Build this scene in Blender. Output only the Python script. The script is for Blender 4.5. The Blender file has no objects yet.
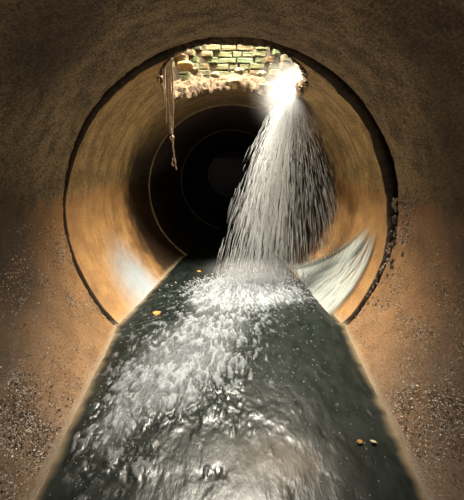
import bpy, bmesh, math, random
import numpy as np
from mathutils import Vector

random.seed(7)
rng = np.random.default_rng(11)
SC = bpy.context.scene
C = SC.collection

# ------------------------------------------------------------------ camera, light, exposure
R = 1.5                    # inner radius of the concrete pipe (m)
F = 400.0                  # focal length in pixels of a 464-wide frame
CZ = 0.4875                # camera height above the pipe axis
VX, VY = 231.0, 150.0      # vanishing point of the pipe in the frame
J1, J2, J3 = 3.61, 7.32, 12.0

cd = bpy.data.cameras.new('camera')
cam = bpy.data.objects.new('camera', cd)
C.objects.link(cam)
cam.location = (0, 0, CZ)
cam.rotation_euler = (math.pi / 2, 0, 0)
cd.sensor_fit = 'HORIZONTAL'
cd.sensor_width = 36
cd.lens = 36 * F / 464
cd.shift_x = (232 - VX) / 464
cd.shift_y = -(250 - VY) / 464
cd.clip_start = 0.05
SC.camera = cam

w = bpy.data.worlds.new('sky')
SC.world = w
w.use_nodes = True
w.node_tree.nodes['Background'].inputs[0].default_value = (1.0, 0.86, 0.66, 1)
w.node_tree.nodes['Background'].inputs[1].default_value = 0.25

SC.view_settings.view_transform = 'Standard'
SC.view_settings.look = 'None'
SC.view_settings.gamma = 1
SC.view_settings.exposure = 0.0
SC.view_settings.use_curve_mapping = False


def area(name, loc, target, sx, sy, power, col):
    l = bpy.data.lights.new(name, 'AREA')
    l.shape = 'RECTANGLE'
    l.size, l.size_y, l.energy, l.color = sx, sy, power, col
    o = bpy.data.objects.new(name, l)
    C.objects.link(o)
    o.location = loc
    o.rotation_euler = (Vector(target) - Vector(loc)).to_track_quat('-Z', 'Y').to_euler()
    return o


# daylight falling down the brick shaft
area('shaft_daylight', (0.1, 5.35, 3.5), (0.1, 4.55, 0), 1.5, 0.9, 760, (1.0, 0.92, 0.79))
# spot lamp added in the shaft to brighten the falling water and splash
sl = bpy.data.lights.new('fall_spot', 'SPOT')
sl.energy, sl.color, sl.shadow_soft_size = 480, (1.0, 0.93, 0.80), 0.08
sl.spot_size, sl.spot_blend = math.radians(44), 0.7
sb = bpy.data.objects.new('fall_spot', sl)
C.objects.link(sb)
sb.location = (-0.15, 4.05, 3.2)
sb.rotation_euler = (Vector((0.55, 5.15, -0.4)) - Vector(sb.location)).to_track_quat('-Z', 'Y').to_euler()
# front fill lamp added at the unseen pipe mouth behind the camera
area('mouth_fill', (0.0, -4.0, 0.3), (0, 3, -0.5), 2.0, 1.6, 90, (1.0, 0.94, 0.87))
# point lamp added in the spray for the sunlit glow at the opening's right end
pl = bpy.data.lights.new('spray_glow_lamp', 'POINT')
pl.energy, pl.color, pl.shadow_soft_size = 24, (1.0, 0.80, 0.48), 0.05
po = bpy.data.objects.new('spray_glow_lamp', pl)
C.objects.link(po)
po.location = (0.83, 5.05, 1.24)


# ------------------------------------------------------------------ helpers
def axis_z(y):
    return -0.0485 * np.maximum(0, np.asarray(y, float) - J1)


def water_z(y):
    y = np.asarray(y, float)
    return np.where(y < J1, -1.10 - 0.075 * np.clip((J1 - y) / 1.7, 0, 1.6), -1.10 - 0.090 * (y - J1))


def at(px, py, y):
    """point seen at pixel px, py at distance y down the pipe"""
    return Vector(((px - VX) / F * y, y, CZ + (VY - py) / F * y))


def on_water(px, py):
    y = 3.0
    for _ in range(40):
        y = F * (CZ - float(water_z(y))) / (py - VY)
    return (px - VX) / F * y, y


def hash2(ix, iy, seed):
    h = (ix.astype(np.int64) * 374761393 + iy.astype(np.int64) * 668265263 + seed * 2147483647) & 0xFFFFFFFF
    h = ((h ^ (h >> 13)) * 1274126177) & 0xFFFFFFFF
    h = (h ^ (h >> 16)) & 0xFFFFFFFF
    return h / 4294967295.0


def vnoise(x, y, seed=0):
    x = np.asarray(x, float); y = np.asarray(y, float)
    x, y = np.broadcast_arrays(x, y)
    ix = np.floor(x); iy = np.floor(y)
    fx = x - ix; fy = y - iy
    fx = fx * fx * fx * (fx * (fx * 6 - 15) + 10); fy = fy * fy * fy * (fy * (fy * 6 - 15) + 10)
    a = hash2(ix, iy, seed); b = hash2(ix + 1, iy, seed)
    c = hash2(ix, iy + 1, seed); d = hash2(ix + 1, iy + 1, seed)
    return (a * (1 - fx) + b * fx) * (1 - fy) + (c * (1 - fx) + d * fx) * fy


def fbm(x, y, seed=0, octv=4, gain=0.5):
    s = 0; a = 1; t = 0
    for k in range(octv):
        s = s + a * vnoise(np.asarray(x) * 2 ** k, np.asarray(y) * 2 ** k, seed + 17 * k)
        t += a; a *= gain
    return s / t


def sstep(a, b, x):
    t = np.clip((x - a) / (b - a), 0, 1)
    return t * t * (3 - 2 * t)


def link(name, me, mat=None, parent=None, smooth=True):
    o = bpy.data.objects.new(name, me)
    C.objects.link(o)
    if mat:
        me.materials.append(mat)
    if parent:
        o.parent = parent
    if smooth:
        me.polygons.foreach_set('use_smooth', [True] * len(me.polygons))
    return o


def mesh(name, verts, faces, mat=None, parent=None, smooth=True, attrs=None, colors=None):
    me = bpy.data.meshes.new(name)
    me.from_pydata([tuple(map(float, v)) for v in verts], [], [tuple(map(int, f)) for f in faces])
    me.update()
    if attrs:
        for k, v in attrs.items():
            v = np.asarray(v, np.float32)
            if v.ndim == 1:
                a = me.attributes.new(k, 'FLOAT', 'POINT'); a.data.foreach_set('value', v)
            else:
                a = me.attributes.new(k, 'FLOAT_VECTOR', 'POINT'); a.data.foreach_set('vector', v.ravel())
    if colors is not None:
        a = me.attributes.new('tint', 'FLOAT_COLOR', 'POINT')
        a.data.foreach_set('color', np.asarray(colors, np.float32).ravel())
    return link(name, me, mat, parent, smooth)


def grid_faces(nu, nv, wrap_u=False):
    f = []
    for i in range(nu if wrap_u else nu - 1):
        a = i * nv; b = ((i + 1) % nu) * nv
        for j in range(nv - 1):
            f.append((a + j, a + j + 1, b + j + 1, b + j))
    return f


def tag(o, label, cat=None, group=None, kind=None):
    o['label'] = label
    if cat: o['category'] = cat
    if group: o['group'] = group
    if kind: o['kind'] = kind
    return o


def thing(name, loc, label, cat, group=None):
    o = bpy.data.objects.new(name, None)
    C.objects.link(o)
    o.location = loc
    o.empty_display_size = 0.1
    return tag(o, label, cat, group)


class Tubes:
    """tapered tubes collected into one mesh"""
    def __init__(self):
        self.v = []; self.f = []

    def add(self, pts, rad, n=5):
        base = len(self.v)
        pts = [Vector(p) for p in pts]
        m = len(pts)
        for i, p in enumerate(pts):
            t = (pts[min(i + 1, m - 1)] - pts[max(i - 1, 0)]).normalized()
            up = Vector((0, 1, 0)) if abs(t.y) < 0.9 else Vector((1, 0, 0))
            s = t.cross(up).normalized(); u = s.cross(t)
            for k in range(n):
                a = 2 * math.pi * k / n
                self.v.append(p + (s * math.cos(a) + u * math.sin(a)) * rad[i])
        for i in range(m - 1):
            for k in range(n):
                a = base + i * n; b = a + n; k2 = (k + 1) % n
                self.f.append((a + k, a + k2, b + k2, b + k))
        self.f.append(tuple(base + k for k in range(n))[::-1])
        self.f.append(tuple(base + (m - 1) * n + k for k in range(n)))

    def build(self, name, mat, parent=None, origin=(0, 0, 0)):
        o = Vector(origin)
        return mesh(name, [v - o for v in self.v], self.f, mat, parent)


# ------------------------------------------------------------------ node helpers
class N:
    def __init__(self, name):
        self.m = bpy.data.materials.new(name)
        self.m.use_nodes = True
        self.t = self.m.node_tree
        self.t.nodes.clear()
        self.out = self.t.nodes.new('ShaderNodeOutputMaterial')

    def n(self, typ, **kw):
        x = self.t.nodes.new(typ)
        for k, v in kw.items():
            setattr(x, k, v)
        return x

    def l(self, a, b):
        self.t.links.new(a, b)

    def setin(self, sock, v):
        if isinstance(v, bpy.types.NodeSocket):
            self.l(v, sock)
        elif isinstance(v, (tuple, list)) and len(v) == 3 and sock.type == 'RGBA':
            sock.default_value = (*v, 1)
        else:
            sock.default_value = v

    def math(self, op, a, b=0.0, clamp=False):
        x = self.n('ShaderNodeMath', operation=op, use_clamp=clamp)
        self.setin(x.inputs[0], a); self.setin(x.inputs[1], b)
        return x.outputs[0]

    def ramp(self, v, a, b, lo=0.0, hi=1.0):
        x = self.n('ShaderNodeMapRange', clamp=True, interpolation_type='SMOOTHSTEP')
        self.setin(x.inputs[0], v)
        for i, q in enumerate((a, b, lo, hi)):
            self.setin(x.inputs[1 + i], q)
        return x.outputs[0]

    def mix(self, f, a, b):
        x = self.n('ShaderNodeMix', data_type='RGBA')
        self.setin(x.inputs[0], f); self.setin(x.inputs[6], a); self.setin(x.inputs[7], b)
        return x.outputs[2]

    def mapping(self, v, scale):
        x = self.n('ShaderNodeMapping')
        self.l(v, x.inputs[0]); x.inputs['Scale'].default_value = scale
        return x.outputs[0]

    def noise(self, v, scale, detail=4, rough=0.55):
        x = self.n('ShaderNodeTexNoise')
        if v is not None: self.l(v, x.inputs['Vector'])
        x.inputs['Scale'].default_value = scale
        x.inputs['Detail'].default_value = detail
        x.inputs['Roughness'].default_value = rough
        return x.outputs['Fac']

    def voro(self, v, scale):
        x = self.n('ShaderNodeTexVoronoi')
        self.l(v, x.inputs['Vector']); x.inputs['Scale'].default_value = scale
        return x

    def attr(self, name, out='Fac'):
        x = self.n('ShaderNodeAttribute', attribute_name=name)
        return x.outputs[out]

    def bump(self, h, strength, dist, prev=None):
        x = self.n('ShaderNodeBump')
        x.inputs['Strength'].default_value = strength
        x.inputs['Distance'].default_value = dist
        self.l(h, x.inputs['Height'])
        if prev is not None: self.l(prev, x.inputs['Normal'])
        return x.outputs[0]

    def bsdf(self, **kw):
        x = self.n('ShaderNodeBsdfPrincipled')
        for k, v in kw.items():
            self.setin(x.inputs[k.replace('_', ' ')], v)
        return x

    def done(self, sh):
        self.l(sh.outputs[0] if hasattr(sh, 'outputs') else sh, self.out.inputs[0])
        return self.m


def concrete(name, up_a, up_b, low_a, low_b, golden=False, scum_amt=0.6):
    """stained pipe concrete: dry and dirty above the high-water line, wet silty ochre below"""
    k = N(name)
    obj = k.n('ShaderNodeTexCoord').outputs['Object']
    sep = k.n('ShaderNodeSeparateXYZ'); k.l(obj, sep.inputs[0])
    tube = k.attr('tube', 'Vector')
    big = k.noise(obj, 1.3, 3)
    mid = k.noise(obj, 5.0, 6, 0.65)
    fine = k.noise(obj, 38.0, 4, 0.7)
    grain = k.noise(obj, 120.0, 3, 0.7)
    band = k.noise(k.mapping(tube, (0.9, 13, 1)), 1.0, 5, 0.6)
    spk = k.noise(k.mapping(tube, (75, 30, 1)), 1.0, 3, 0.75)
    spk2 = k.noise(k.mapping(tube, (24, 11, 1)), 1.0, 4, 0.7)
    up = k.mix(k.ramp(mid, 0.36, 0.66), up_a, up_b)
    up = k.mix(k.math('MULTIPLY', k.ramp(fine, 0.52, 0.66), k.ramp(mid, 0.42, 0.6), True), up, tuple(c * 0.42 for c in up_b))
    up = k.mix(k.ramp(grain, 0.58, 0.72, 0, 0.5), up, tuple(min(1, c * 1.6) for c in up_a))
    low = k.mix(k.ramp(mid, 0.38, 0.64, 0, 0.7), low_a, low_b)
    low = k.mix(k.ramp(big, 0.5, 0.72, 0, 0.75), low, tuple(c * 0.5 for c in low_b))
    low = k.mix(k.ramp(grain, 0.56, 0.7, 0, 0.6), low, tuple(c * 0.35 for c in low_b))
    if golden:
        st = k.ramp(band, 0.45, 0.66)
        up = k.mix(k.math('MULTIPLY', st, 0.7), up, tuple(c * 0.5 for c in up_b))
        low = k.mix(k.math('MULTIPLY', st, 0.35), low, low_b)
        ch = k.voro(k.mapping(tube, (5, 16, 1)), 1.0)
        chips = k.math('MULTIPLY', k.ramp(ch.outputs['Distance'], 0.10, 0.18, 1, 0), k.ramp(big, 0.45, 0.6))
        up = k.mix(k.math('MULTIPLY', chips, 0.8), up, (0.02, 0.013, 0.008))
    g_ = 0.5 if golden else 1.0
    up = k.mix(k.ramp(spk, 0.50, 0.62, 0, 0.75 * g_), up, tuple(c * 0.28 for c in up_b))
    up = k.mix(k.ramp(spk, 0.46, 0.36, 0, 0.6), up, tuple(min(1, c * 1.7) for c in up_a))
    up = k.mix(k.ramp(spk2, 0.52, 0.64, 0, 0.6 * g_), up, tuple(c * 0.4 for c in up_b))
    low = k.mix(k.ramp(spk, 0.52, 0.66, 0, 0.55 * g_), low, tuple(c * 0.3 for c in low_b))
    low = k.mix(k.ramp(spk, 0.44, 0.32, 0, 0.5), low, tuple(min(1, c * 1.5) for c in low_a))
    zz = k.math('ADD', sep.outputs[2], k.math('MULTIPLY', k.math('SUBTRACT', mid, 0.5), 0.35))
    hw = k.ramp(zz, -0.02, 0.14)
    col = k.mix(hw, low, up)
    if golden:
        col = k.mix(k.math('MULTIPLY', k.attr('lip'), 0.93), col, (0.02, 0.014, 0.009))  # shade in the open joint painted onto this section's starting edge
        # shade beyond the hole painted near-black over the deeper, lower half of this section
        ys_ = k.math('ADD', sep.outputs[1], k.math('MULTIPLY', k.math('SUBTRACT', mid, 0.5), 0.8))
        zz2 = k.math('ADD', sep.outputs[2], k.math('MULTIPLY', k.math('SUBTRACT', big, 0.5), 0.5))
        col = k.mix(k.math('MULTIPLY', k.ramp(ys_, 5.35, 6.1, 0, .93), k.ramp(zz2, 0.2, 1.0, 1.0, 0.4)), col, (0.022, 0.015, 0.010))
    # pale scum line left by the water
    zs = k.math('ADD', sep.outputs[2], k.math('MULTIPLY', k.math('SUBTRACT', fine, 0.5), 0.05))
    dn = k.math('MULTIPLY', k.math('MINIMUM', k.math('MAXIMUM', k.math('SUBTRACT', J1, sep.outputs[1]), 0.0), 2.7), 0.044)
    zs = k.math('ADD', zs, dn)
    zs = k.math('ADD', zs, k.math('MULTIPLY', k.math('MAXIMUM', k.math('SUBTRACT', sep.outputs[1], J1), 0.0), 0.09))
    scum = k.ramp(zs, -1.095, -1.055, scum_amt, 0)
    col = k.mix(scum, col, (0.46, 0.37, 0.25))
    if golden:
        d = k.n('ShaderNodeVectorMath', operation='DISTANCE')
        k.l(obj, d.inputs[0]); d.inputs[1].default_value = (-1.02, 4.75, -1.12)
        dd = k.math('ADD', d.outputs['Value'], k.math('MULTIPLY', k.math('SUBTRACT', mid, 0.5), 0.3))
        col = k.mix(k.ramp(dd, 0.1, 0.85, 0.85, 0), col, (0.42, 0.50, 0.54))  # bluish sky sheen on the left wall painted into the colour
    if not golden:  # vignette-like darkening of sides and corners painted into the wall colour
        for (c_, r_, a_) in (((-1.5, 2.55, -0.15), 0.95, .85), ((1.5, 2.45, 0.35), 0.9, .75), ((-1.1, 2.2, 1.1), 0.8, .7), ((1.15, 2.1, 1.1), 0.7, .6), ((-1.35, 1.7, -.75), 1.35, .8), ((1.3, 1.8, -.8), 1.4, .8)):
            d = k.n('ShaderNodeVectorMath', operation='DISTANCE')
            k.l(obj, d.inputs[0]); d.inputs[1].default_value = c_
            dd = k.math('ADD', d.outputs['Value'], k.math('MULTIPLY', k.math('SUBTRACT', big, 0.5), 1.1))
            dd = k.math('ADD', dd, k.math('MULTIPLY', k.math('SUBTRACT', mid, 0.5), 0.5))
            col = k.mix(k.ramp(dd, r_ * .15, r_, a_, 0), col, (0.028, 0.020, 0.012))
    nb = k.bump(mid, 0.35, 0.04)
    nb = k.bump(fine, 0.5, 0.012, nb)
    nb = k.bump(grain, 0.45, 0.005, nb)
    nb = k.bump(spk, 0.6, 0.012, nb)
    if golden:
        nb = k.bump(band, 0.4, 0.02, nb)
    ro = k.ramp(zz, -0.1, 0.15, 0.38, 0.8)
    p = k.bsdf(Base_Color=col, Roughness=ro, Normal=nb)
    return k.done(p)


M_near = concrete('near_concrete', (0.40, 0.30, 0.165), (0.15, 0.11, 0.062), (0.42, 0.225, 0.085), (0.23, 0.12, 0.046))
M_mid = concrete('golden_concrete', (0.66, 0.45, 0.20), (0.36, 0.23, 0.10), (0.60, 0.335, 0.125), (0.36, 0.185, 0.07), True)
M_far = concrete('far_concrete', (0.15, 0.10, 0.08), (0.08, 0.055, 0.042), (0.05, 0.033, 0.02), (0.03, 0.02, 0.013), False, 0.0)  # shade of the unlit depth put into a darker concrete colour


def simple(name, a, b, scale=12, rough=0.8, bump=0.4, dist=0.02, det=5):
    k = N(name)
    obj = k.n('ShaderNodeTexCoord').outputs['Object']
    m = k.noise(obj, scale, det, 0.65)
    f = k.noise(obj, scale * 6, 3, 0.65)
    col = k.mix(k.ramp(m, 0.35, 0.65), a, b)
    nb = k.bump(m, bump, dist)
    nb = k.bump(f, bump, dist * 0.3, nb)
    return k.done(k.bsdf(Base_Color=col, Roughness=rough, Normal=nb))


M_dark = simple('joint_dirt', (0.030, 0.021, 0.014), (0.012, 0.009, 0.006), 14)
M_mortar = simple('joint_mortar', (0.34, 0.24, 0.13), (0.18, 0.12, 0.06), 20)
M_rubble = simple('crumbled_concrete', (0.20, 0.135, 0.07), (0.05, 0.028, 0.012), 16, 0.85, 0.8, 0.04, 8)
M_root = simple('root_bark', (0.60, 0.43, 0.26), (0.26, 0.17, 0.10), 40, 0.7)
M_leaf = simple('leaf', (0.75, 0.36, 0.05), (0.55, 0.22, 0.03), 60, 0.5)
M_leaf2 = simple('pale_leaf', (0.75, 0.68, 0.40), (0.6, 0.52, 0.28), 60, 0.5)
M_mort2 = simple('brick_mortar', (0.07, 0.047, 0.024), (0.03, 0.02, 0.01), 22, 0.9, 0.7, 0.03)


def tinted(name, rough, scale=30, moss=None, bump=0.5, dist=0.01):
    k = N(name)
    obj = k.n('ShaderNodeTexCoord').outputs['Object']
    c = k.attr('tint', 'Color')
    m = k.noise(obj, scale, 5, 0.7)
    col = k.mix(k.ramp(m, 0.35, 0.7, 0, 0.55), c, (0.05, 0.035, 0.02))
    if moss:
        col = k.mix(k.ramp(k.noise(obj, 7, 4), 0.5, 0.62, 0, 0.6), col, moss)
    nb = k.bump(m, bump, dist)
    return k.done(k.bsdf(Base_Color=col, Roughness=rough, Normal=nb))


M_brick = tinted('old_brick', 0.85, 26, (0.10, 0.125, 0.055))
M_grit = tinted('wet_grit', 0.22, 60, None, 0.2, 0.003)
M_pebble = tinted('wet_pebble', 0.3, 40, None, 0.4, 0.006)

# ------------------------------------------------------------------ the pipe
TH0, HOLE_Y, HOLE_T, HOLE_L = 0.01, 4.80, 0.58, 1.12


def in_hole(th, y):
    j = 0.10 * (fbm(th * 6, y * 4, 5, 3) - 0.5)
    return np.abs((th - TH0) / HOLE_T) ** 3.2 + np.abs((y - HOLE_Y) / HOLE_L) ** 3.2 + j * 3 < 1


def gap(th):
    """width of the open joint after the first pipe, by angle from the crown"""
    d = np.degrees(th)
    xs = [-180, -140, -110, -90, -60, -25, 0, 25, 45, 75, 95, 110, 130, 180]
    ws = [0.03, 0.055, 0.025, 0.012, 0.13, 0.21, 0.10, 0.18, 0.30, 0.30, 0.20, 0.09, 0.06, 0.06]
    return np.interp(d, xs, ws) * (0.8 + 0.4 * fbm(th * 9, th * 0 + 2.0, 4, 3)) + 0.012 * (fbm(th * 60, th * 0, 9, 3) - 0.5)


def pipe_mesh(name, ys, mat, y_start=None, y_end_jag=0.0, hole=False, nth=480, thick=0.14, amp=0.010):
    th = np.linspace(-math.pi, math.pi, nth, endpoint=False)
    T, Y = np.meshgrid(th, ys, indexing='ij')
    if y_start is not None:
        y0 = y_start(th)[:, None]
        fr = (Y - ys[0]) / (ys[-1] - ys[0])
        Y = Y + (y0 - ys[0]) * np.clip(1 - fr * 4, 0, 1)
    if y_end_jag:
        fr = np.clip((Y - ys[0]) / (ys[-1] - ys[0]) * 6 - 5, 0, 1)
        Y = Y + fr * y_end_jag * (fbm(T * 22, T * 0 + 1, 21, 4) - 0.55) * 2
    nz = (fbm(T * 3, Y * 2.2, 31, 5) - 0.5) * amp * 2 + (fbm(T * 26, Y * 17, 32, 3) - 0.5) * amp * 0.6
    if y_end_jag:      # chipped, rounded arris
        e = np.clip((Y - (ys[-1] - 0.05)) / 0.05, 0, 1)
        nz = nz + e ** 2 * (0.010 + 0.055 * np.clip(fbm(T * 26, Y * 0, 23, 4) - .35, 0, 1))
    rad = R + nz
    V = np.stack([rad * np.sin(T), Y, axis_z(Y) + rad * np.cos(T)], -1).reshape(-1, 3)
    tube = np.stack([T * R, Y, T * 0], -1).reshape(-1, 3)
    nv = len(ys)
    faces = grid_faces(nth, nv, True)
    if hole:
        H = in_hole(T, Y).reshape(-1)
        faces = [f for f in faces if not (H[f[0]] and H[f[1]] and H[f[2]] and H[f[3]])]
        used = np.zeros(len(V), bool)
        for f in faces:
            used[list(f)] = True
        idx = np.cumsum(used) - 1
        V = V[used]; tube = tube[used]
        faces = [tuple(idx[i] for i in f) for f in faces]
    lip = np.zeros(nth * nv)
    if y_start is not None:
        lip = np.tile(np.where(np.arange(nv) < 1, 1.0, 0.0), nth)
        lip = np.where(np.abs(T.reshape(-1)) < math.radians(18), 0, lip)
    if hole: lip = lip[used]
    o = mesh(name, V, faces, mat, attrs={'tube': tube, 'lip': lip})
    s = o.modifiers.new('thickness', 'SOLIDIFY')
    s.thickness = thick
    s.offset = -1
    o['kind'] = 'structure'
    return o


ys1 = np.concatenate([np.linspace(-4.0, 1.2, 14), np.linspace(1.35, J1, 130)])
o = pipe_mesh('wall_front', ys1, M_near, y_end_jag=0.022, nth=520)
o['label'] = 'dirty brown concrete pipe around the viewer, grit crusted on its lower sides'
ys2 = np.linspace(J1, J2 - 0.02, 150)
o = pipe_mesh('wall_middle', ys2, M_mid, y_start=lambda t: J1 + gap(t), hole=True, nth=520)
o['label'] = 'golden concrete pipe section with a hole broken through its roof'
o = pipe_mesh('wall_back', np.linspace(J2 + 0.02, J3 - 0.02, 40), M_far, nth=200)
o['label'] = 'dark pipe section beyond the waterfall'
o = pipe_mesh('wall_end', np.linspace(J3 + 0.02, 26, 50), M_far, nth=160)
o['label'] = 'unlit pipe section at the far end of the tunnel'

# earth and mortar behind the open joint (left open at the hole)
th = np.linspace(-math.pi, math.pi, 320)
ysj = np.linspace(0, 1, 8)
T, Y = np.meshgrid(th, ysj, indexing='ij')
Y = 3.45 + Y * (0.24 + 0.46 * sstep(0.60, 0.74, np.abs(T)))
rr = R + 0.155 + 0.01 * fbm(T * 20, Y * 10, 3, 3)
V = np.stack([rr * np.sin(T), Y, axis_z(Y) + rr * np.cos(T)], -1).reshape(-1, 3)
o = mesh('trim_1', V, grid_faces(len(th), len(ysj)), M_dark)
s = o.modifiers.new('thickness', 'SOLIDIFY'); s.thickness = 0.12; s.offset = -1
o['kind'] = 'structure'

# thin mortar beads at the deeper joints
for i, (yj, n) in enumerate(((J2, 2), (J3, 3))):
    vs = []; nth, nc = 240, 10
    for a in range(nth):
        t = 2 * math.pi * a / nth
        for b in range(nc):
            p = 2 * math.pi * b / nc
            q = (0.022 + 0.012 * float(fbm(t * 8, 0.3, 60 + i, 3)))
            r2 = R + 0.004 + q * math.cos(p) * 0.9
            y2 = yj + q * math.sin(p) * 1.6
            vs.append((r2 * math.sin(t), y2, float(axis_z(yj)) + r2 * math.cos(t)))
    fs = []
    for a in range(nth):
        for b in range(nc):
            a2 = (a + 1) % nth; b2 = (b + 1) % nc
            fs.append((a * nc + b, a * nc + b2, a2 * nc + b2, a2 * nc + b))
    o = mesh('trim_%d' % n, vs, fs, M_mortar)
    o['kind'] = 'structure'

# flat dark cap added to close the very end
vs = [(0, 26, float(axis_z(26)))] + [((R + .1) * math.sin(a * math.pi / 24), 26, float(axis_z(26)) + (R + .1) * math.cos(a * math.pi / 24)) for a in range(48)]
o = mesh('wall_added_cap', vs, [(0, 1 + a, 1 + (a + 1) % 48) for a in range(48)], M_far)
o['kind'] = 'structure'

# ------------------------------------------------------------------ brick shaft over the hole
shaft = thing('brick_shaft', (0.05, 6.1, 1.2), 'old mossy brick shaft wall seen through the hole in the roof', 'brick wall')
so = Vector(shaft.location)


def brick_run(path_fn, length, z0, z1, V, Fc, Co, seed, right_bias=0.0):
    """bricks along a plan curve; path_fn(s) -> (point xy, inward normal xy)"""
    rnd = random.Random(seed)
    h, lb, m = 0.084, 0.27, 0.013
    rows = int((z1 - z0) / (h + m))
    for r_ in range(rows):
        z = z0 + r_ * (h + m)
        s = -rnd.random() * 0.2 if r_ % 2 else -0.12 - rnd.random() * 0.08
        while s < length:
            L = lb * rnd.choice((1, 1, 1, 0.52, 0.8)) * rnd.uniform(0.92, 1.06)
            a0, a1 = max(0, s), min(length, s + L)
            s += L + m
            if a1 - a0 < 0.04: continue
            miss = rnd.random()
            (px, py), (nx, ny) = path_fn((a0 + a1) / 2)
            if z < math.sqrt(max(0, (R + .15) ** 2 - px * px)) + float(axis_z(py)) + .0: continue
            out = rnd.uniform(0.014, 0.028) if miss > 0.07 else 0.004
            tx, ty = -ny, nx
            tilt = rnd.uniform(-0.07, 0.05)
            hw = (a1 - a0) / 2; hh = h / 2 * rnd.uniform(0.9, 1.05)
            base = len(V)
            g = rnd.random()
            if g < 0.62:
                c = (rnd.uniform(.10, .145), rnd.uniform(.11, .15), rnd.uniform(.05, .072))
            elif g < 0.85:
                c = (rnd.uniform(.15, .20), rnd.uniform(.115, .145), rnd.uniform(.052, .07))
            else:
                c = (rnd.uniform(.12, .18), rnd.uniform(.065, .09), rnd.uniform(.022, .035))
            # rounded brick: 4x3x2 lattice shell, corners pulled in and noised
            bev = 0.010
            ring = []
            for (dep, ins) in ((-0.06, 0), (out, 0), (out + 0.010, bev)):
                for (u, v) in ((-1, -1), (-0.35, -1), (0.35, -1), (1, -1), (1, 0), (1, 1), (0.35, 1), (-0.35, 1), (-1, 1), (-1, 0)):
                    uu = u * (hw - ins) + rnd.uniform(-.004, .004)
                    vv = v * (hh - ins) + rnd.uniform(-.004, .004) + uu * tilt
                    dd = dep + (rnd.uniform(-.004, .004) if ins else 0)
                    V.append((px + tx * uu + nx * dd - so.x, py + ty * uu + ny * dd - so.y, z + h / 2 + vv - so.z))
                    Co.append((*c, 1))
            n = 10
            for q in range(2):
                for e in range(n):
                    e2 = (e + 1) % n
                    Fc.append((base + q * n + e, base + q * n + e2, base + (q + 1) * n + e2, base + (q + 1) * n + e))
            t0 = base + 2 * n
            Fc.append((t0 + 9, t0 + 0, t0 + 1, t0 + 2, t0 + 3, t0 + 4))
            Fc.append((t0 + 9, t0 + 4, t0 + 5, t0 + 6, t0 + 7, t0 + 8))


XL, XR, YN, YF = -0.98, 1.06, 3.72, 6.08
V, Fc, Co = [], [], []


def far_path(s):
    x = XL + s
    u = (x - 0.04) / 1.02
    y = YF - 0.28 * u * u
    n = Vector((0.56 * u / 1.02, -1)).normalized()
    return (x, y), (n.x, n.y)


brick_run(far_path, XR - XL, 1.02, 3.2, V, Fc, Co, 3)
brick_run(lambda s: ((XL, YN + s), (1, 0)), YF - 0.28 - YN, 1.02, 3.2, V, Fc, Co, 5)
brick_run(lambda s: ((XR, YF - 0.28 - s), (-1, 0)), YF - 0.28 - YN, 1.02, 3.2, V, Fc, Co, 6)
brick_run(lambda s: ((XR - s, YN), (0, 1)), XR - XL, 1.64, 3.2, V, Fc, Co, 8)
mesh('bricks', V, Fc, M_brick, shaft, smooth=False, colors=Co)
# mortar bed behind the bricks
pts = [(XL, YN)] + [far_path(s)[0] for s in np.linspace(0, XR - XL, 13)] + [(XR, YN)]
pts = [pts[0]] + pts[1:-1] + [pts[-1]]
vs, fs = [], []
for i, (x, y) in enumerate(pts):
    for z in (math.sqrt((R + .145) ** 2 - x * x) + float(axis_z(y)), 3.25):
        vs.append((x - so.x, y - so.y, z - so.z))
n = len(pts)
for i in range(n - 1):
    fs.append((2 * i, 2 * i + 2, 2 * i + 3, 2 * i + 1))
b = len(vs)
for (x, y) in ((XL, YN), (XR, YN)):
    for z in (1.64, 3.25):
        vs.append((x - so.x, y - so.y, z - so.z))
fs.append((b, b + 1, b + 3, b + 2))
mo = mesh('mortar', vs, fs, M_mort2, shaft, smooth=False)
s = mo.modifiers.new('thickness', 'SOLIDIFY'); s.thickness = 0.12; s.offset = -1 if True else 1

# ------------------------------------------------------------------ crumbled rim of the hole
nt, prof = 420, [(-0.015, -0.03), (-0.05, 0.02), (-0.02, 0.06), (-0.03, 0.10), (0.02, 0.14), (0.03, 0.18), (0.09, 0.22), (0.12, 0.26), (0.20, 0.285), (0.32, 0.29)]
vs = []
for a in range(nt):
    t = 2 * math.pi * a / nt
    ct, st = math.cos(t), math.sin(t)
    e = 2 / 3.2
    th_ = TH0 + HOLE_T * 0.99 * math.copysign(abs(st) ** e, st)
    y_ = HOLE_Y + HOLE_L * 0.99 * math.copysign(abs(ct) ** e, ct)
    # outward direction in (arc, y)
    g = Vector((math.copysign(abs(st) ** (2 - e), st), math.copysign(abs(ct) ** (2 - e), ct)))
    if g.length < 1e-6: g = Vector((st, ct))
    g.normalize()
    for b_, (u, v) in enumerate(prof):
        q = float(fbm(t * 14, b_ * 0.8, 71, 4)) - 0.5
        q2 = float(fbm(t * 34, b_ * 1.7, 73, 3)) - 0.5
        uu = u + 0.14 * q + 0.07 * q2
        vv = v * (0.85 + 0.5 * float(vnoise(t * 5, 0.5, 74))) + 0.05 * q2
        if y_ < 4.2: vv *= 0.45
        a2 = th_ + g.x * uu / R
        y2 = max(y_ + g.y * uu, J1 + 0.05)
        rr = R + vv
        vs.append((rr * math.sin(a2), y2, float(axis_z(y2)) + rr * math.cos(a2)))
npf = len(prof)
fs = []
for a in range(nt):
    a2 = (a + 1) % nt
    for b_ in range(npf - 1):
        fs.append((a * npf + b_, a * npf + b_ + 1, a2 * npf + b_ + 1, a2 * npf + b_))
base = Vector((0, HOLE_Y, 1.4))
rim = mesh('broken_rim', [Vector(v) - base for v in vs], fs, M_rubble)
rim.location = base
tag(rim, 'crumbling pale concrete edge of the hole, below the mossy bricks', 'broken edge')

# chunks of broken concrete lying on the far edge


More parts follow.
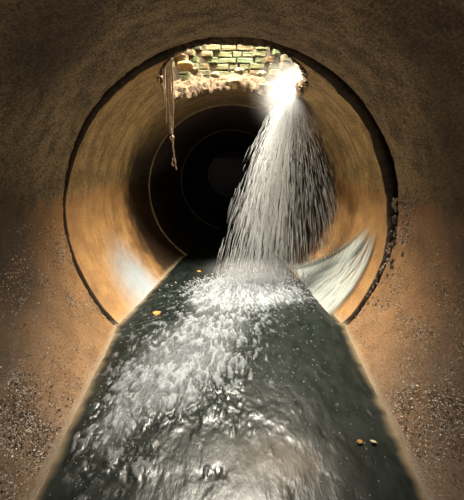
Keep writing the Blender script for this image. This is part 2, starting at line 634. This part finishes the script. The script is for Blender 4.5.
def lump(radius, seed, sub=2, squash=(1, 1, 1), amp=0.35):
    bm = bmesh.new()
    bmesh.ops.create_icosphere(bm, subdivisions=sub, radius=1)
    rnd = random.Random(seed)
    off = rnd.random() * 50
    for v in bm.verts:
        c = v.co.copy()
        k = 1 + amp * (float(fbm(c.x * 1.6 + off, c.y * 1.6 + c.z * 1.3 + off, seed, 3)) - 0.5) * 2
        v.co = Vector((c.x * squash[0], c.y * squash[1], c.z * squash[2])) * k * radius
    return bm


chunk_spots = [(184, 66, 5.55, .085, 'orange brown stone wedged under the bricks at the left end of the hole', (0.42, 0.22, 0.07)),
               (193, 70, 5.60, .050, 'small dark stone beside the orange brown stone in the hole', (0.22, 0.12, 0.05)),
               (215, 75, 5.72, .052, 'pale concrete chunk on the hole edge, left of the middle', (0.32, 0.23, 0.13)),
               (240, 71, 5.78, .058, 'pale concrete chunk on the middle of the hole edge', (0.30, 0.21, 0.12)),
               (262, 74, 5.74, .050, 'pale concrete chunk on the hole edge nearest the falling water', (0.30, 0.22, 0.12))]
for i, (px, py, yy, rd, lab, col) in enumerate(chunk_spots):
    bm = lump(rd, 300 + i, 3, (1.35, 1, 0.8), 0.5)
    me = bpy.data.meshes.new('concrete_chunk'); bm.to_mesh(me); bm.free()
    a = me.attributes.new('tint', 'FLOAT_COLOR', 'POINT')
    a.data.foreach_set('color', np.tile(np.array((*col, 1), np.float32), len(me.vertices)))
    oo = link('stone' if i < 2 else 'concrete_chunk', me, M_pebble if i < 0 else M_brick)
    oo.location = at(px, py, yy)
    tag(oo, lab, 'stone' if i < 2 else 'concrete chunk')

# ------------------------------------------------------------------ hanging roots
rd = 4.02
top = at(169, 56, rd)
clump = thing('root_clump', top, 'cluster of thin brown roots hanging from the left end of the roof hole', 'roots')


def strand(pix, r0, r1, seed, depth=rd, name='root_strand'):
    rnd = random.Random(seed)
    pts = []
    for i in range(len(pix) - 1):
        for q in range(6):
            t = q / 6
            p = (pix[i][0] * (1 - t) + pix[i + 1][0] * t, pix[i][1] * (1 - t) + pix[i + 1][1] * t)
            v = at(p[0] + rnd.uniform(-.35, .35), p[1], depth)
            v.y += rnd.uniform(-.004, .004)
            pts.append(v - top)
    pts.append(at(pix[-1][0], pix[-1][1], depth) - top)
    n_ = len(pts)
    t_ = Tubes()
    t_.add(pts, [(r0 + (r1 - r0) * i / n_) * rnd.uniform(.8, 1.25) for i in range(n_)], 7)
    return t_.build(name, M_root, clump)


strand([(169, 52), (169.5, 80), (171, 110), (172, 137), (174, 158), (176.5, 170)], .014, .006, 1)
strand([(168, 54), (167, 85), (169, 112), (171.5, 136)], .012, .009, 2, rd - .02)
strand([(165, 56), (164.5, 80), (166, 105), (166.5, 124)], .010, .004, 3, rd + .02)
strand([(163, 58), (163.5, 82), (164, 109)], .009, .003, 4, rd + .03)
strand([(171, 54), (172.5, 84), (173, 112), (172.5, 136)], .012, .008, 5, rd + .01)
strand([(166.5, 55), (168, 90), (169, 122), (170, 133)], .008, .004, 6, rd - .03)
strand([(160, 62), (159, 78), (159.5, 91)], .006, .003, 7, rd + .05)
strand([(173, 158), (172, 163), (173.5, 166)], .005, .003, 8)
strand([(173.8, 157), (175.5, 161), (175, 166)], .005, .003, 9)
kb = lump(.024, 12, 2, (1, 1, 1.1)); me = bpy.data.meshes.new('root_knot'); kb.to_mesh(me); kb.free()
kn = link('root_knot', me, M_root, clump); kn.location = at(172, 138, rd) - top
# the stub the roots grow from
tb = Tubes()
tb.add([at(x, y, rd + .02) - top for x, y in ((154, 68), (160, 63), (166, 58), (172, 55), (180, 54), (186, 57))], [.012, .022, .030, .032, .022, .010], 9)
tb.build('root_stub', M_root, clump)

# ------------------------------------------------------------------ water
def build_water_material():
    k = N('stream_water')
    obj = k.n('ShaderNodeTexCoord').outputs['Object']
    foam = k.attr('foam'); edge = k.attr('edge'); sheen = k.attr('sheen')
    st = k.mapping(obj, (1.0, 0.35, 1.0))
    n1 = k.noise(st, 55, 4, 0.7)
    n2 = k.noise(st, 14, 4, 0.6)
    f = k.math('MULTIPLY', foam, k.ramp(n1, 0.30, 0.62, 0.45, 1.0), True)
    deep = k.mix(k.ramp(n2, 0.35, 0.65), (0.008, 0.012, 0.010), (0.020, 0.026, 0.022))
    deep = k.mix(sheen, deep, (0.20, 0.17, 0.13))
    deep = k.mix(edge, deep, (0.34, 0.26, 0.16))
    col = k.mix(f, deep, (0.36, 0.39, 0.41))
    nb = k.bump(n2, 0.12, 0.03)
    nb = k.bump(n1, 0.10, 0.006, nb)
    ro = k.ramp(f, 0.0, 0.5, 0.27, 0.8)
    p = k.bsdf(Base_Color=col, Roughness=ro, Normal=nb, IOR=1.33)
    return k.done(p)


M_water = build_water_material()

BLOBS = []   # density of foam on the water: pixel centre, pixel size, amount


def blob(px, py, sx, sy, a):
    x, y = on_water(px, py)
    x2, _ = on_water(px + sx, py)
    _, ya = on_water(px, py - sy * 0.9); _, yb = on_water(px, py + sy)
    BLOBS.append((x, y, abs(x2 - x), max(abs(ya - y), abs(yb - y)), a))


blob(250, 288, 62, 16, 1.15)
blob(215, 300, 40, 12, .55)
blob(285, 298, 45, 9, .35)
blob(185, 335, 60, 28, .72)
blob(235, 325, 40, 16, .45)
blob(150, 380, 55, 40, .58)
blob(215, 365, 45, 22, .42)
blob(190, 405, 60, 24, .38)
blob(105, 440, 36, 45, .62)
blob(150, 470, 34, 28, .25)
blob(213, 472, 20, 9, .55)
blob(240, 425, 30, 20, .30)
blob(300, 340, 40, 30, .14)
blob(290, 400, 40, 45, .10)
blob(275, 455, 25, 22, .22)


def density(X, Y):
    d = np.zeros_like(X) + 0.0
    for (bx, by, sx, sy, a) in BLOBS:
        d = d + a * np.exp(-((X - bx) / sx) ** 2 - ((Y - by) / sy) ** 2)
    return np.clip(d, 0, 1.1)


nx, ny = 300, 640
yy = 0.9 * (14.0 / 0.9) ** np.linspace(0, 1, ny)
U = np.linspace(-1, 1, nx)
UU, YY = np.meshgrid(U, yy, indexing='ij')
ZW = water_z(YY)
HWD = np.sqrt(np.maximum(0.05, (R + .03) ** 2 - (ZW - axis_z(YY)) ** 2))
XX = UU * HWD
D = density(XX, YY)
# flow runs along the pipe; streaks stretch with distance from the fall
PH = np.arctan2(XX - 0.18, np.maximum(0.25, 6.1 - YY))
RD = np.hypot(XX - 0.18, np.maximum(0.25, 6.1 - YY))
wx = np.where(YY < 6.0, PH * 2.6, XX) + 0.10 * (fbm(XX * 3, YY * 2, 40, 3) - 0.5)
wy = RD + 0.20 * (fbm(XX * 2.5, YY * 2.5, 41, 3) - 0.5)
streak = fbm(wx * 40, wy * 12, 42, 4, 0.62)
clot = fbm(wx * 10, wy * 5.5, 43, 5, 0.6)
curl = fbm(wx * 22 + 5 * clot, wy * 15 + 3 * streak, 44, 4, .6)
nn = 0.45 * streak + 0.30 * clot + 0.25 * curl
thr = 0.69 - 0.29 * np.clip(D, 0, 1)
foam = sstep(thr - .02, thr + 0.15, nn) * np.clip(0.15 + D * 1.0, 0, 1)
solid = np.clip(D - 0.62, 0, 1) * 1.4
foam = np.clip(np.maximum(foam, solid * (0.35 + 0.9 * streak)), 0, 1)
ax = np.abs(XX) / HWD
edgef = sstep(0.90, 0.985, ax + 0.05 * (fbm(YY * 12, XX * 4, 46, 3) - 0.5)) * 0.9
edgef = edgef * sstep(0.5, 0.2, np.clip(YY - 5.4, 0, 1))
sx_, sy_ = on_water(278, 462)
sheen = 0.75 * np.exp(-((XX - sx_) / 0.22) ** 2 - ((YY - sy_) / 0.16) ** 2) * (0.3 + 1.1 * fbm(XX * 20, YY * 9, 48, 3))  # soft reflection of the shaft painted onto the near water
amp = 0.006 + 0.020 * np.clip(D, 0, 1)
swell = fbm(XX * 3.2 + clot, YY * 2.6, 49, 3) - 0.5
ZZ = ZW + amp * (clot - 0.5) * 2 * np.clip(D * 1.6, 0.05, 1) + amp * 0.4 * (streak - 0.5) * 2 * np.clip(D * 1.6, 0.0, 1) + 0.010 * foam + 0.012 * swell
ZZ = ZZ + 0.07 * np.exp(-((XX - BLOBS[0][0]) / 0.8) ** 2 - ((YY - BLOBS[0][1]) / 0.35) ** 2)
damp = sstep(1.0, 0.86, ax)
ZZ = ZW + (ZZ - ZW) * (0.15 + 0.85 * damp)
V = np.stack([XX, YY, ZZ], -1).reshape(-1, 3)
wat = mesh('water', V, [f[::-1] for f in grid_faces(nx, ny)], M_water,
           attrs={'foam': foam.ravel(), 'edge': np.clip(edgef, 0, 1).ravel(), 'sheen': np.clip(sheen, 0, 1).ravel()})
tag(wat, 'dark foaming stream running along the bottom of the pipe', 'water', kind='stuff')


def water_height(x, y):
    i = int(np.clip(np.searchsorted(yy, y), 1, ny - 1))
    hw = float(HWD[0, i])
    j = int(np.clip(round((x / hw + 1) / 2 * (nx - 1)), 0, nx - 1))
    return float(ZZ[j, i])


# white water material for spray and jets
def spray(name, col, alpha):
    k = N(name)
    d = k.n('ShaderNodeBsdfPrincipled')
    d.inputs['Base Color'].default_value = (*col, 1)
    d.inputs['Roughness'].default_value = 0.25
    tl = k.n('ShaderNodeBsdfTranslucent'); tl.inputs[0].default_value = (*col, 1)
    m1 = k.n('ShaderNodeMixShader'); m1.inputs[0].default_value = 0.5
    k.l(d.outputs[0], m1.inputs[1]); k.l(tl.outputs[0], m1.inputs[2])
    tr = k.n('ShaderNodeBsdfTransparent')
    m2 = k.n('ShaderNodeMixShader'); m2.inputs[0].default_value = alpha
    k.l(tr.outputs[0], m2.inputs[1]); k.l(m1.outputs[0], m2.inputs[2])
    return k.done(m2)


M_spray = spray('falling_water', (0.93, 0.93, 0.92), 0.75)
M_drop = spray('water_drops', (0.86, 0.88, 0.88), 0.85)

fall = thing('waterfall', (0.74, 5.15, 1.33), 'white waterfall pouring from the right end of the roof hole into the stream', 'waterfall')
fo = Vector(fall.location)
G = 9.81


def traj(t, p0, v0):
    return Vector((p0.x + v0.x * t, p0.y + v0.y * t, p0.z + v0.z * t - 0.5 * G * t * t * 0.92))


def fall_time(p0, v0):
    t = 0
    while t < 1.2:
        p = traj(t, p0, v0)
        if p.z < float(water_z(p.y)) + 0.02: return t
        if p.x ** 2 + (p.z - float(axis_z(p.y))) ** 2 > (R - .01) ** 2 and p.z < 0.9: return t
        t += 0.01
    return t


def jet_v(dense):
    if dense:
        vx = random.gauss(-0.80, 0.45)
        vx = max(-1.65, min(0.45, vx))
    else:
        vx = random.uniform(-1.75, 1.3)
    return Vector((vx, random.gauss(0.05, 0.25), random.uniform(-2.2, -1.1)))


def start():
    a = random.gauss(0, 1)
    return Vector((0.81 + max(-.11, min(.11, 0.055 * a)), 5.15 + random.uniform(-.12, .12), 1.25 + random.uniform(-.06, .04)))


threads = Tubes()
for _ in range(150):
    p0, v0 = start(), jet_v(True)
    te = fall_time(p0, v0)
    t0 = random.uniform(0, .15) * te
    t1 = te * random.uniform(0.45, 1.0)
    n_ = 12
    r_ = random.uniform(.0012, .0028)
    threads.add([traj(t0 + (t1 - t0) * i / (n_ - 1), p0, v0) - fo for i in range(n_)],
                [r_ * (0.25 if i in (0, n_ - 1) else random.uniform(.6, 1.2)) for i in range(n_)], 4)
o = threads.build('jet', M_spray, fall)
o['kind'] = 'stuff'
streaks = Tubes()
for q in range(5200):
    p0, v0 = start(), jet_v(random.random() < 0.68)
    te = fall_time(p0, v0)
    t0 = te * random.random() ** 0.75
    dt = random.uniform(.014, .050)
    t1 = min(te, t0 + dt)
    r_ = random.uniform(.0009, .0023)
    streaks.add([traj(t0 + (t1 - t0) * i / 3, p0, v0) - fo for i in range(4)], [r_ * .3, r_, r_, r_ * .3], 4)
o = streaks.build('droplets', M_drop, fall)
o['kind'] = 'stuff'

# drops thrown up where the fall lands
sp = Tubes()
lx, ly = BLOBS[0][0], BLOBS[0][1]
for q in range(900):
    x = random.gauss(lx + .03, .42); y = random.gauss(ly - .05, .22)
    if abs(x) > .95: continue
    z = water_height(x, y) + abs(random.gauss(0, .10)) * math.exp(-((x - lx) / .6) ** 2)
    d = Vector((x - lx + random.uniform(-.3, .3), random.uniform(-.3, .3), random.uniform(.1, .8))).normalized()
    L = random.uniform(.008, .030); r_ = random.uniform(.003, .007)
    p = Vector((x, y, z))
    sp.add([p - fo, p + d * L * .5 - fo, p + d * L - fo], [r_ * .4, r_, r_ * .4], 4)
o = sp.build('splash', M_drop, fall)
o['kind'] = 'stuff'

# loose flecks of foam drifting on the stream
fl = Tubes()
cnt = 0
while cnt < 1100:
    px, py = random.uniform(40, 430), random.uniform(300, 500)
    x, y = on_water(px, py)
    hw = math.sqrt(R * R - (float(water_z(y)) - float(axis_z(y))) ** 2)
    if abs(x) > hw * 0.93: continue
    dn = float(density(np.array([x]), np.array([y]))[0])
    if random.random() > dn * 1.1 + .07: continue
    cnt += 1
    d = Vector((0.25 * x + random.gauss(0, .28), -1, 0)).normalized()
    L = random.uniform(.006, .030) * min(1, y / 4); r_ = random.uniform(.0012, .0036) * min(1, y / 4)
    z = max(water_height(x, y), water_height(x + d.x * L, y + d.y * L)) + .001
    p = Vector((x, y, z))
    fl.add([p, p + d * L * .5 + Vector((random.uniform(-.003, .003), 0, 0.001)), p + d * L], [r_ * .3, r_, r_ * .3], 5)
o = fl.build('foam_flecks', M_drop)
tag(o, 'small white flecks of foam drifting over the dark stream', 'foam', kind='stuff')


# run-off sliding down the right wall into the stream
def runoff_mat():
    k = N('runoff_water')
    c = k.attr('tintv'); a = k.attr('cover')
    tube = k.attr('tube', 'Vector')
    n1 = k.noise(k.mapping(tube, (3, 40, 1)), 1.0, 4, 0.65)
    col = k.mix(c, (0.16, 0.22, 0.21), (0.56, 0.60, 0.55))
    al = k.math('MULTIPLY', a, k.ramp(n1, 0.30, 0.55, 0.25, 1.0), True)
    d = k.bsdf(Base_Color=col, Roughness=0.28, Normal=k.bump(n1, 0.5, 0.02))
    tr = k.n('ShaderNodeBsdfTransparent')
    m = k.n('ShaderNodeMixShader')
    k.l(al, m.inputs[0]); k.l(tr.outputs[0], m.inputs[1]); k.l(d.outputs[0], m.inputs[2])
    return k.done(m)


nu, nv = 160, 120
u = np.linspace(0, 1, nu); v = np.linspace(0, 1, nv)
UU2, VV2 = np.meshgrid(u, v, indexing='ij')
th_top, th_bot = math.radians(98), math.radians(141)
T2 = th_top + (th_bot - th_top) * UU2
near_y = 3.84 + 0.14 * (1 - UU2) ** 1.5
far_y = 4.22 + 2.1 * UU2 ** 1.15
Y2 = near_y + (far_y - near_y) * VV2
st2 = fbm(VV2 * 16 + 0.5 * fbm(UU2 * 3, VV2 * 3, 81, 2), UU2 * 2.2, 82, 4, 0.6)
cover = sstep(0, .10, VV2) * sstep(1, .75, VV2) * sstep(0.0, .35, UU2)
cover = np.clip(cover * sstep(0.22, 0.50, st2 + 0.22 * UU2) * 1.1, 0, 1)
rr = R - 0.018 - 0.012 * st2
V = np.stack([rr * np.sin(T2), Y2, axis_z(Y2) + rr * np.cos(T2)], -1).reshape(-1, 3)
ro_base = Vector((1.1, 4.4, -0.9))
ro = mesh('wall_runoff', V - np.array(ro_base), grid_faces(nu, nv), runoff_mat(),
          attrs={'tintv': sstep(0.38, 0.66, fbm(VV2 * 11, UU2 * 1.5, 84, 4)).ravel(), 'cover': cover.ravel(),
                 'tube': np.stack([T2 * R, Y2, T2 * 0], -1).reshape(-1, 3)})
ro.location = ro_base
tag(ro, 'pale sheet of water sliding down the right wall behind the joint', 'water')

# ------------------------------------------------------------------ grit on the lower walls
def unit_ico():
    bm = bmesh.new(); bmesh.ops.create_icosphere(bm, subdivisions=1, radius=1)
    v = np.array([x.co[:] for x in bm.verts]); f = np.array([[q.index for q in x.verts] for x in bm.faces])
    bm.free(); return v, f


IV, IF = unit_ico()


def grit(name, side, count, label):
    V, Fc, Co = [], [], []
    k = 0; tries = 0
    while k < count and tries < count * 60:
        tries += 1
        y = random.uniform(1.55, 3.55) if random.random() < .8 else random.uniform(3.2, 3.58)
        th_ = math.radians(random.uniform(88, 142))
        z = R * math.cos(th_)
        if z < float(water_z(y)) + .03: continue
        cl = float(fbm(th_ * 5 * side + 20, y * 3.2, 91, 3))
        cl2 = float(fbm(th_ * 16 * side + 9, y * 9, 93, 2))
        zone = min(1.6, (3.75 - y) / 1.1) * min(1, max(0.06, (th_ - math.radians(90)) / .35))
        pr = max(0.12, (cl - .30) * 2.4) * max(0.2, (cl2 - .25) * 1.5) * zone
        if side > 0: pr += 0.35 * max(0, 1 - abs(y - 3.4) / .25) * (cl2 > .45)
        if random.random() > pr: continue
        k += 1
        r_ = random.uniform(.0017, .0048) * (1.0 if random.random() < .95 else 1.5)
        c = Vector((side * (R - r_ * .25) * math.sin(th_), y, float(axis_z(y)) + (R - r_ * .25) * math.cos(th_)))
        a, b_ = random.uniform(0, 6.28), random.uniform(0, 6.28)
        ca, sa, cb, sb = math.cos(a), math.sin(a), math.cos(b_), math.sin(b_)
        M = np.array([[ca, -sa, 0], [sa, ca, 0], [0, 0, 1]]) @ np.array([[1, 0, 0], [0, cb, -sb], [0, sb, cb]])
        sc = np.array([1.3, .9, .7]) * r_
        P = (IV * sc * rng.uniform(.75, 1.2, (len(IV), 1))) @ M.T + np.array(c)
        base = len(V)
        V.extend(P.tolist())
        Fc.extend((IF + base).tolist())
        g = random.random()
        col = (.34, .22, .13) if g < .35 else ((.05, .033, .022) if g < .6 else (.85, .76, .64))  # palest grains carry the wet glints as painted colour
        j = random.uniform(.75, 1.2)
        Co.extend([(col[0] * j, col[1] * j, col[2] * j, 1)] * len(IV))
    o = mesh(name, V, Fc, M_grit, smooth=False, colors=Co)
    tag(o, label, 'grit', kind='stuff')


grit('grit_crust', -1, 12000, 'glittering wet grit crusted on the lower left pipe wall')
grit('grit_crust', 1, 12000, 'glittering wet grit crusted on the lower right pipe wall')

# pebbles packed in the right side of the joint
peb = []
for i in range(4):
    bm = lump(1.0, 500 + i, 2, (1.35, .9, .65), .75)
    me = bpy.data.meshes.new('pebble'); bm.to_mesh(me); bm.free()
    me.materials.append(M_pebble)
    me.polygons.foreach_set('use_smooth', [True] * len(me.polygons))
    col = ((.13, .10, .075), (.26, .19, .12), (.07, .055, .045), (.36, .30, .22))[i]
    a = me.attributes.new('tint', 'FLOAT_COLOR', 'POINT')
    a.data.foreach_set('color', np.tile(np.array((*col, 1), np.float32), len(me.vertices)))
    peb.append(me)
for i in range(90):
    th_ = math.radians(random.uniform(88, 126))
    s_ = random.uniform(.007, .020) * (1.15 if th_ < 1.95 else .9)
    y = J1 + random.uniform(.0, .10) + s_ * .3
    if i % 5 < 2: y = J1 - random.uniform(.03, .30)
    rr = R + (random.uniform(0, .03) if y > J1 else -s_ * .2)
    ob = bpy.data.objects.new('pebble', peb[i % 4]); C.objects.link(ob)
    ob.location = (rr * math.sin(th_), y, float(axis_z(y)) + rr * math.cos(th_))
    ob.scale = (s_, s_, s_)
    ob.rotation_euler = (random.uniform(0, 6), random.uniform(0, 6), random.uniform(0, 6))
    tag(ob, 'small wet pebble lodged along the right side of the pipe joint', 'pebble', 'pebbles in the right joint')

# ------------------------------------------------------------------ leaves on the water


def leaf(px, py, L, rot, mat, label):
    x, y = on_water(px, py)
    vs, fs = [], []
    n_ = 9
    for i in range(n_):
        t = i / (n_ - 1)
        wd = L * 0.36 * math.sin(math.pi * t ** 0.8) ** 0.8 + 0.0005
        for s_ in (-1, -.5, 0, .5, 1):
            vs.append((t * L - L / 2, s_ * wd, L * (0.10 * s_ * s_ + 0.12 * (t - .5) ** 2)))
    for i in range(n_ - 1):
        for q in range(4):
            fs.append((i * 5 + q, (i + 1) * 5 + q, (i + 1) * 5 + q + 1, i * 5 + q + 1))
    root = thing('fallen_leaf', (x, y, water_height(x, y) + .010), label, 'leaf', None)
    root.rotation_euler = (0.2, 0, rot)
    b_ = mesh('blade', vs, fs, mat, root)
    m_ = b_.modifiers.new('thickness', 'SOLIDIFY'); m_.thickness = .0012
    t_ = Tubes()
    t_.add([(-L * .75, 0, .003), (-L * .5, 0, .002), (0, 0, .002), (L * .45, 0, .004)], [.0014, .0016, .0013, .0006], 5)
    t_.build('stem', mat, root)


leaf(157, 314, .085, 0.5, M_leaf, 'yellow-orange leaf floating by the left edge of the foam')
leaf(199, 272, .075, 1.2, M_leaf, 'small yellow-orange leaf on dark water left of the waterfall')
leaf(360, 443, .030, 0.2, M_leaf, 'tiny orange leaf drifting on the dark water at lower right')
leaf(373, 443, .034, 2.6, M_leaf2, 'tiny pale leaf drifting right of the tiny orange leaf')


# ------------------------------------------------------------------ lit spray mist
def mist(name, loc, scale, dens, power, label):
    k = N(name + '_volume')
    tc = k.n('ShaderNodeTexCoord').outputs['Object']
    ln = k.n('ShaderNodeVectorMath', operation='LENGTH'); k.l(tc, ln.inputs[0])
    fall_ = k.ramp(ln.outputs['Value'], 0.0, 1.0, 1.0, 0.0)
    nz = k.ramp(k.noise(tc, 2.6, 3), 0.3, 0.7, 0.5, 1.2)
    d = k.math('MULTIPLY', k.math('POWER', fall_, power), k.math('MULTIPLY', nz, dens))
    vs_ = k.n('ShaderNodeVolumeScatter')
    vs_.inputs['Color'].default_value = (1.0, 0.97, 0.92, 1)
    k.l(d, vs_.inputs['Density'])
    k.l(vs_.outputs[0], k.out.inputs['Volume'])
    bm = bmesh.new(); bmesh.ops.create_icosphere(bm, subdivisions=3, radius=1)
    me = bpy.data.meshes.new(name); bm.to_mesh(me); bm.free()
    o = link(name, me, k.m)
    o.location = loc; o.scale = scale
    tag(o, label, 'mist', kind='stuff')
    return o


mist('spray_mist', (0.83, 5.10, 1.18), (0.80, 0.6, 0.80), 6.0, 3.2, 'glowing spray mist around the top of the waterfall')
mist('splash_mist', (lx + .05, ly - .05, -1.02), (0.85, 0.45, 0.27), 5.5, 1.9, 'low white mist where the waterfall hits the stream')
